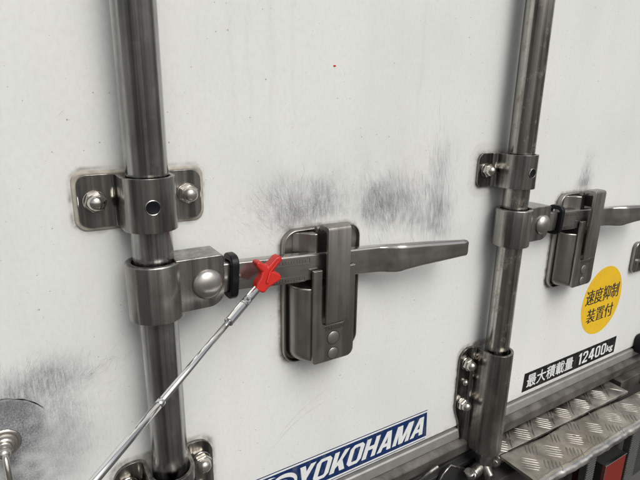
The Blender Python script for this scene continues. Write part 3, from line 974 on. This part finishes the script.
# ------------------------------------------------------------------ tyre brand sticker
t = Thing('brand_sticker', 'long blue sticker with white slanted YOKOHAMA lettering at the lower door edge', 'sticker', (320, 0.1, -475))
def sheet(poly, h): return [(x, h, z) for x, z in poly], [tuple(range(len(poly)))]
SX0, SX1 = 182, 461.5
link('sticker_sheet', *prism([(SX0, -475.5), (SX1 + 1.5, -475.5), (SX1 - 1, -426.3), (SX0, -426.3)], 0.08, 0.18), 'whitev', t, smooth=None)
for z0, z1 in ((-427.9, -426.4), (-475.4, -474.2)):
    link('border_line', *sheet([(SX0 + .1, z0), (SX1 - 0.4, z0), (SX1 - 0.4, z1), (SX0 + .1, z1)], 0.22), 'blue', t, smooth=None)
link('blue_field', *sheet([(SX0 + .1, -471.6), (SX1 + 1.2, -471.6), (SX1 - 0.8, -430.4), (SX0 + .1, -430.4)], 0.22), 'blue', t, smooth=None)
def glyph(ch):
    """heavy block letters: convex pieces that meet edge to edge, in a box 1 high"""
    q = []
    w = 0.72
    def ring(w, s_=0.19, c_=0.16):
        o = [(c_, 0), (w - c_, 0), (w, c_), (w, 1 - c_), (w - c_, 1), (c_, 1), (0, 1 - c_), (0, c_)]
        i_ = [(s_ + .04, s_ * .85), (w - s_ - .04, s_ * .85), (w - s_, s_ * 1.1), (w - s_, 1 - s_ * 1.1), (w - s_ - .04, 1 - s_ * .85), (s_ + .04, 1 - s_ * .85), (s_, 1 - s_ * 1.1), (s_, s_ * 1.1)]
        return [[o[k], o[(k + 1) % 8], i_[(k + 1) % 8], i_[k]] for k in range(8)]
    if ch == 'Y': q = [[(0, 1), (.22, 1), (.36, .66), (.36, .36), (.26, .36)], [(.36, .66), (.50, 1), (.72, 1), (.46, .36), (.36, .36)], [(.26, 0), (.46, 0), (.46, .36), (.36, .36), (.26, .36)]]
    elif ch == 'O': q = ring(w)
    elif ch == 'K': q = [[(0, 0), (.2, 0), (.2, 1), (0, 1)], [(.2, .40), (.34, .60), (.50, 1), (.72, 1), (.48, .52), (.34, .34), (.2, .2)], [(.34, .34), (.48, .52), (.74, 0), (.51, 0)]]
    elif ch == 'H': q = [[(0, 0), (.2, 0), (.2, 1), (0, 1)], [(.2, .41), (.5, .41), (.5, .6), (.2, .6)], [(.5, 0), (.7, 0), (.7, 1), (.5, 1)]]
    elif ch == 'A': q = [[(0, 0), (.21, 0), (.25, .2), (.29, .38), (.38, .78), (.38, 1), (.26, 1)], [(.55, 0), (.76, 0), (.5, 1), (.38, 1), (.38, .78), (.47, .38), (.51, .2)], [(.25, .2), (.51, .2), (.47, .38), (.29, .38)]]; w = .76
    elif ch == 'M': q = [[(0, 0), (.19, 0), (.19, .62), (.12, 1), (0, 1)], [(.19, .62), (.36, 0), (.47, 0), (.47, .30), (.28, 1), (.12, 1)], [(.47, 0), (.58, 0), (.75, .62), (.82, 1), (.66, 1), (.47, .30)], [(.75, 0), (.94, 0), (.94, 1), (.82, 1), (.75, .62)]]; w = .94
    elif ch == '1': q = [[(.16, 0), (.36, 0), (.36, 1), (.20, 1), (.02, .86), (.02, .72), (.16, .80)]]; w = .38
    elif ch == '2': q = [[(0, 0), (.62, 0), (.62, .17), (.24, .17), (0, .12)], [(0, .12), (.24, .17), (.62, .60), (.43, .62)], [(.43, .62), (.62, .60), (.62, .84), (.50, 1), (.42, .84), (.43, .78)], [(.42, .84), (.50, 1), (.12, 1), (.20, .84)], [(.20, .84), (.12, 1), (0, .86), (0, .68), (.19, .68), (.19, .80)]]; w = .62
    elif ch == '4': q = [[(0, .22), (.66, .22), (.66, .38), (.21, .38), (0, .38)], [(0, .38), (.21, .38), (.36, .72), (.36, 1), (.28, 1)], [(.36, .38), (.55, .38), (.55, 1), (.36, 1)], [(.36, 0), (.55, 0), (.55, .22), (.36, .22)]]; w = .66
    elif ch == '0': w = .60; q = ring(.60, .18, .14)
    return q, w
def block_text(name, word, x0, x1, z0, z1, h, mat, thing, slant=0.0, gap=0.10):
    V, F, x = [], [], 0.0
    for ch in word:
        q, w = glyph(ch)
        for poly in q:
            F.append(tuple(range(len(V), len(V) + len(poly))))
            V += [(x + a + slant * b, h, b) for a, b in poly]
        x += w + gap
    lo, hi = min(v[0] for v in V), max(v[0] for v in V)
    V = [(x0 + (a - lo) / (hi - lo) * (x1 - x0), h, z0 + b * (z1 - z0)) for a, h, b in V]
    return link(name, V, F, mat, thing, smooth=None)
for k_ in range(2):
    block_text('lettering', 'YOKOHAMA', 247 + 1.1 * k_, 454.4 + 1.1 * k_, -465.6, -436.0, 0.27 + 0.03 * k_, 'whitev', t, slant=0.30, gap=0.12)
# swoosh emblem left of the word
def swoosh(cx, cz, rx_, rz_, a0, a1, w, tilt=0.0):
    out, inn = [], []
    n = 26
    for k in range(n + 1):
        a = radians(a0 + (a1 - a0) * k / n)
        ww = w * max(0.05, sin(pi * k / n))
        for lst, d in ((out, 0), (inn, -ww)):
            X, Z = (rx_ + d) * cos(a), (rz_ + d) * sin(a)
            lst.append((cx + X * cos(tilt) - Z * sin(tilt), cz + X * sin(tilt) + Z * cos(tilt)))
    return sheet(out + inn[::-1], 0.27)
def swq(*a, **k):
    v, f = swoosh(*a, **k)
    n = len(v) // 2
    return v, [(i, i + 1, 2 * n - 2 - i, 2 * n - 1 - i) for i in range(n - 1)]
link('emblem', *merge(swq(224, -450, 20, 15, -60, 160, 6, tilt=0.15), swq(222, -452, 11, 9, 10, 200, 3.2, tilt=0.1), swq(206, -446, 16, 13, 60, 215, 4.5)), 'whitev', t, smooth=None, recalc=False)

# ------------------------------------------------------------------ maximum load plate
t = Thing('load_sticker', 'black strip sticker reading 最大積載量 12400kg in white, below the yellow sticker', 'sticker', (827, 0.1, -470))
link('sticker_sheet', *prism([(683, -470.8), (972, -470.8), (972, -435), (685, -435)], 0.08, 0.2), 'blackv', t, smooth=None)
for k_, (ox, oz) in enumerate(((0, 0), (0.7, 0.0), (0.35, 0.45), (0.35, -0.3))):
    place_text('lettering', '最大積載量', 694 + ox, 828 + ox, -465.5 + oz, -440.5 + oz, 0.26 + 0.03 * k_, 'whitev', t)
block_text('lettering', '12400', 846, 938, -465.2, -441, 0.26, 'whitev', t, gap=0.14)
place_text('lettering', 'kg', 941, 964, -466.8, -448.5, 0.26, 'whitev', t, offset=0.03)

# ------------------------------------------------------------------ yellow round sticker
t = Thing('limiter_sticker', 'round yellow sticker with black characters 速度抑制装置付', 'sticker', (891, 0.1, -342))
circ = [(891 + 64.5 * cos(2 * pi * k / 72), -342.5 + 67 * sin(2 * pi * k / 72)) for k in range(72)]
link('sticker_sheet', *prism(circ, 0.08, 0.2), 'yellow', t, smooth=None)
for k_, ox in enumerate((0, 0.8, 1.6)):
    place_text('lettering', '速度抑制', 836 + ox, 943 + ox, -344, -314, 0.26 + 0.03 * k_, 'ink', t)
for k_, ox in enumerate((0, 0.8, 1.6)):
    place_text('lettering', '装置付', 848 + ox, 934 + ox, -382, -353.5, 0.26 + 0.03 * k_, 'ink', t)

# ------------------------------------------------------------------ step bumper of tread plate
def wob(x, h):
    """dents in the step's skin (mm)"""
    return 1.5 * mnoise.noise(Vector((x * 0.012, h * 0.02, 3.1))) + 0.5 * mnoise.noise(Vector((x * 0.04, h * 0.05, 8.8)))

def lens(cx, ch, L_, W, ang, hgt, zf):
    """raised tread bar: pointed lozenge with a rounded back"""
    V, F = [], []
    n, m = 8, 4
    c, s = cos(ang), sin(ang)
    for i in range(n + 1):
        u = -1 + 2 * i / n
        w = W * math.sqrt(max(0, 1 - u * u)) * 0.5 + 0.02
        for j in range(m + 1):
            v = -1 + 2 * j / m
            lx, lh = u * L_ / 2, v * w
            X, H = cx + lx * c - lh * s, ch + lx * s + lh * c
            V.append((X, H, zf(X, H) - 0.2 + hgt * (1 - v * v) * (1 - u ** 4)))
    for i in range(n):
        for j in range(m):
            a = i * (m + 1) + j
            F.append((a, a + m + 1, a + m + 2, a + 1))
    return V, F

def tread(thing, zf, inside, x0, x1, h0, h1, pitch, row=21):
    bars = []
    ca, sa = cos(radians(45)), sin(radians(45))
    # rows of five-bar groups, alternate rows turned a quarter and shifted half a step
    for j in range(-3, 4):
        gh = pitch + row * j
        for i in range(-1, int((x1 - x0) / 58) + 2):
            gx = x0 + 58 * i + (29 if j % 2 else 0) - 58
            ang = radians(133) if j % 2 else radians(46)
            for q in range(-2, 3):
                off = q * 5.7
                lx = (q % 2) * 1.5
                bx, bh = gx - sin(ang) * off + cos(ang) * lx, gh + cos(ang) * off + sin(ang) * lx
                if inside(bx, bh):
                    bars.append(lens(bx, bh, 31 - abs(q) * 1.6 - (5 if j % 2 else 0), 3.8, ang, 1.3, zf))
    if bars:
        o = link('tread_bars', *merge(*bars), 'tread_worn', thing, recalc=False, smooth=60)
        o['kind'] = 'stuff'

# outer step
step = Thing('step_plate', 'battered silver tread-plate step along the truck bumper with rolled front edge', 'step', (800, 70, -538))
def edge_in(x): return 35 + 0.045 * max(0, x - 560) + 1.8 * sin(x * 0.021) + 1.2 * sin(x * 0.055 + 1)
def edge_out(x):
    return 107 + 2.0 * mnoise.noise(Vector((x * 0.025, 0.3, 0.0))) + 1.2 * mnoise.noise(Vector((x * 0.09, 5.3, 0.0))) + 0.4 * mnoise.noise(Vector((x * 0.22, 7.3, 0.0)))
def z_out(x, h): return -534 + wob(x, h) - 1.5 * exp(-((x - 705) / 26) ** 2) * max(0, (h - 60) / 40)
V, F = [], []
xs_ = [592 + 4.0 * i for i in range(int((1500 - 592) / 4) + 1)]
prof_n = 0
for x in xs_:
    a, b = edge_in(x), edge_out(x)
    row = []
    row.append((x, a, z_out(x, a) - 14))
    row.append((x, a, z_out(x, a) - 1.5))
    row.append((x, a + 1, z_out(x, a) - 0.2))
    for k in range(1, 15): 
        h = a + (b - a) * k / 15
        row.append((x, h, z_out(x, h)))
    zl = z_out(x, b)
    jag = 1.2 * mnoise.noise(Vector((x * 0.06, 1.0, 2.0)))
    for q in range(7):
        an = pi / 2 - q * pi / 6 * 1.08
        row.append((x, b + 4.5 * cos(an), zl - 4.5 + 4.5 * sin(an) + 0.0))
    row.append((x, b - 0.5, zl - 12 + jag * 2)); row.append((x, b - 3, zl - 16 + jag * 3))
    row.append((x, b - 5, zl - 15 + jag * 3)); row.append((x, b - 4, zl - 6)); row.append((x, a + 4, z_out(x, a) - 5))
    row.append((x, a + 3, z_out(x, a) - 14))
    prof_n = len(row)
    V += row
for i in range(len(xs_) - 1):
    a, b = i * prof_n, (i + 1) * prof_n
    F += [(a + k, a + (k + 1) % prof_n, b + (k + 1) % prof_n, b + k) for k in range(prof_n)]
F.append(tuple(range(prof_n))); F.append(tuple(range((len(xs_) - 1) * prof_n, len(xs_) * prof_n))[::-1])
link('step_skin', V, F, 'tread', step, smooth=50)
tread(step, z_out, lambda x, h: 600 < x < 1300 and edge_in(x) + 6 < h < edge_out(x) - 5, 560, 1300, 0, 0, 73)
lipV, lipF = [], []
for x in [594 + 3.0 * i for i in range(int((1490 - 594) / 3) + 1)]:
    b = edge_out(x); zl = z_out(x, b)
    dent = 0.6 * mnoise.noise(Vector((x * 0.07, 2.0, 0.5))) + 0.22 * mnoise.noise(Vector((x * 0.3, 4.0, 0.5)))
    r0 = 6.5
    lipV += [(x, b - 8, zl - 0.6), (x, b - 5, zl + 0.7)]
    for q in range(9):
        an = radians(95 - q * 19)
        rr_ = r0 + 0.9 + dent * 0.4
        lipV.append((x, b - 1.5 + rr_ * cos(an), zl - r0 + rr_ * sin(an)))
    lipV.append((x, b - 4, zl - 8))
m_ = 12
for i in range(len(lipV) // m_ - 1):
    a = i * m_
    lipF += [(a + k, a + (k + 1) % m_, a + m_ + (k + 1) % m_, a + m_ + k) for k in range(m_)]
lipF.append(tuple(range(m_))); lipF.append(tuple(range(len(lipV) - m_, len(lipV)))[::-1])
link('rolled_edge', lipV, lipF, 'lip', step, smooth=70)
link('punched_hole', *lathe([(3.2, 0), (2.4, 0.2), (0.1, 0.2)], (742, 70, z_out(742, 70) + 0.2), axis='z', seg=16), 'stamp', step, smooth=None)

# inner narrow plate
inner = Thing('inner_tread_plate', 'narrow tread plate strip between the sill and the wider step', 'step', (780, 18, -536))
def z_in(x, h): return -535.5 - 0.06 * h + 0.5 * wob(x + 300, h)
V, F = [], []
xs2 = [580 + 6.0 * i for i in range(int((970 - 580) / 6) + 1)]
for x in xs2:
    e = min(edge_in(x) - 3.2, 33 + 0.02 * (x - 560))
    hh = [-8, 0, 8, 16, 24, e - 1]
    V += [(x, h, z_in(x, h)) for h in hh] + [(x, e, z_in(x, e) - 1), (x, e, z_in(x, e) - 5), (x, -8, -545)]
n = 9
for i in range(len(xs2) - 1):
    a, b = i * n, (i + 1) * n
    F += [(a + k, a + (k + 1) % n, b + (k + 1) % n, b + k) for k in range(n)]
F.append(tuple(range(n))); F.append(tuple(range((len(xs2) - 1) * n, len(xs2) * n))[::-1])
link('plate_skin', V, F, 'tread', inner, smooth=50)
tread(inner, z_in, lambda x, h: 588 < x < 958 and 2 < h < 29, 556, 1000, 0, 0, 18, row=16)

# structure under the step
und = Thing('bumper_beam', 'dark bumper beam in shade below the tread-plate step', 'bumper', (900, 20, -640))
link('beam', *box(560, 1500, -10, 55, -760, -560), 'dark', und, bevel=2)

# ------------------------------------------------------------------ keeper bracket left of the cam
t = Thing('cam_keeper', 'dark steel keeper with bright bent edge, left of the right rod foot', 'keeper', (500, 10, -540))
kp = [(470, -562), (486, -536), (502, -527), (524, -541), (548, -556), (548, -610), (470, -610)]
link('keeper_plate', *prism(kp, 14, 18), 'black', t, bevel=1.2, seg=3)
link('keeper_lip', *tube([(472, 17, -562), (487, 18, -537), (502, 18, -528), (524, 18, -542)], 1.8, seg=10), 'cast', t, smooth=60)
link('keeper_foot', *box(430, 548, -8, 14, -610, -565), 'black', t, bevel=1.5)
link('keeper_rim', *tube(smooth_path([(440, 15, -512 - 20), (452, 20, -520), (470, 22, -514)]), 2.5, seg=10), 'bracket', t)

# ------------------------------------------------------------------ tail lamps
def make_lamp(x0, x1, label):
    t = Thing('tail_lamp', label, 'tail lamp', ((x0 + x1) / 2, 70, -680), group='tail lamps under the step')
    link('lamp_body', *box(x0, x1, 40, 83.0, -760, -622), 'black', t, bevel=1.2)
    link('lamp_lens', *box(x0 + 1.2, x1 - 1.2, 83.1, 88, -758, -624), 'lens', t, bevel=1.5, seg=3)
    edge = [(x0, -621.5), (x1, -621.5), (x1, -623.3), (x0 + 1.3, -623.3), (x0 + 1.3, -760), (x0, -760)]
    link('chrome_edge', *prism(edge, 82.5, 88.6), 'chrome', t, bevel=0.3)
    return t
make_lamp(832, 904, 'red rectangular tail lamp with bright edge below the step at bottom right')
t = Thing('side_lamp', 'dark red lamp in shade left of the red tail lamp', 'tail lamp', (800, 60, -690))
link('lamp_body', *box(789, 829, 30, 70, -760, -612), 'maroon', t, bevel=1)
def ribbed(name_label, x0, x1, h):
    t = Thing('ribbed_strip', name_label, 'rubber strip', ((x0 + x1) / 2, h, -680), group='grey ribbed strips beside the tail lamp')
    link('strip_back', *box(x0, x1, h - 12, h, -760, -572), 'rib', t, bevel=0.6)
    z = -756.0
    ribs = []
    proto = None
    while z < -576:
        r = link('rib', *prism_x([(h + 0.01, z), (h + 0.9, z + 0.7), (h + 0.9, z + 2.3), (h + 0.01, z + 3.0)], x0 + 1, x1 - 1), 'rib', t, smooth=None)
        z += 5.0
    return t
ribbed('grey ribbed rubber strip right of the red tail lamp', 911, 946, 88)
ribbed('grey ribbed rubber strip left of the tail lamps below the step', 757, 783, 92)

# ------------------------------------------------------------------ telescopic tool with red clip
tip = Vector((174.0, 46.0, -168.2)); foot = Vector((13.5, 165.0, -220.1))
# direction from the clip down-left towards the camera
ax = (foot - tip).normalized()
ln = (foot - tip).length
t = Thing('telescopic_rod', 'thin shiny silver telescopic rod with red plastic clip, held diagonally in front of left rod', 'telescopic rod', tuple(tip))
def seg_tube(a, b, r, extra=0):
    p, q = tip + ax * a, tip + ax * b
    e = (q - p) * 0.02
    return tube([tuple(p), tuple(p + ax * 0.4), tuple(q - ax * 0.4), tuple(q)], [r * 0.86, r, r, r * 0.86], seg=28)
link('end_fitting', *seg_tube(-4, 16, 3.9), 'chrome', t, smooth=50)
link('pivot_block', *seg_tube(16.2, 26, 4.2), 'chrome', t, smooth=50)
link('fork_sleeve', *seg_tube(26.3, 51, 4.2), 'chrome', t, smooth=50)
link('thin_section', *seg_tube(51, 142, 2.7), 'chrome', t, smooth=50)
link('section_ring', *seg_tube(141.5, 146, 3.15), 'chrome', t, smooth=50)
link('middle_section', *seg_tube(146, ln + 40, 2.95), 'chrome', t, smooth=50)
# screw on the joint, facing the camera
camp = Vector((0, 442, 0))
jp = tip + ax * 21
nrm = (camp - jp); nrm = (nrm - ax * nrm.dot(ax)).normalized()
sid = ax.cross(nrm).normalized()
def disc(center, r, hgt, seg=28):
    V, F = [], []
    for rr, d in ((r, 0), (r, hgt * 0.6), (r * 0.85, hgt), (0.05, hgt)):
        for k in range(seg):
            a = 2 * pi * k / seg
            V.append(tuple(center + nrm * d + (ax * cos(a) + sid * sin(a)) * rr))
    for q in range(3):
        F += [(q * seg + k, q * seg + (k + 1) % seg, (q + 1) * seg + (k + 1) % seg, (q + 1) * seg + k) for k in range(seg)]
    return V, F
link('joint_screw', *disc(jp + nrm * 3.4, 3.5, 1.5), 'chrome', t, smooth=40)
def bar(center, d1, d2, L1, W1):
    V = []
    for s1, s2, s3 in ((-1, -1, 0), (1, -1, 0), (1, 1, 0), (-1, 1, 0), (-1, -1, 1), (1, -1, 1), (1, 1, 1), (-1, 1, 1)):
        V.append(tuple(center + d1 * s1 * L1 / 2 + d2 * s2 * W1 / 2 + nrm * s3 * 0.12))
    return V, [(0, 1, 2, 3), (4, 5, 6, 7), (0, 1, 5, 4), (1, 2, 6, 5), (2, 3, 7, 6), (3, 0, 4, 7)]
d1 = (ax + sid).normalized(); d2 = (ax - sid).normalized()
link('screw_slot', *merge(bar(jp + nrm * 4.86, d1, d2, 3.6, 0.8)), 'stamp', t, smooth=None)
link('screw_slot', *merge(bar(jp + nrm * 4.88, d2, d1, 3.6, 0.8)), 'stamp', t, smooth=None)

# red clip: outline in the plane spanned by the rod's axis and its side, two prongs like an X
cl = [(171.6, -167.8), (173.5, -160.6), (177.4, -156.4), (179.4, -151.6), (174.3, -146.0), (173.2, -142.8), (174.4, -140.6), (177.6, -140.3), (185.6, -147.0),
      (194.2, -139.0), (197.4, -138.2), (200.4, -139.9), (200.8, -143.4), (191.6, -152.6), (197.8, -156.2), (199.2, -159.0), (198.2, -162.0), (191.5, -165.0), (185.6, -167.2), (180.2, -172.4)]
V = []
for k, hh in ((0.0, 38.0), (0.0, 48.5)):
    for x, z in cl:
        # the body leans out towards its socket on the rod
        lean = 2.5 * max(0.0, min(1.0, (-z - 150) / 20))
        V.append((x, hh + lean, z))
n = len(cl)
F = [tuple(range(n - 1, -1, -1)), tuple(range(n, 2 * n))] + [(i, (i + 1) % n, n + (i + 1) % n, n + i) for i in range(n)]
clip = link('red_clip', V, F, 'redplastic', t, bevel=2.3, seg=4, angle=60, smooth=60)
link('clip_rib', *tube([(183.2, 50.6, -162), (187, 49.2, -152), (196, 48.8, -143)], [1.5, 1.2, 0.9], seg=10), 'redplastic', t, smooth=60)
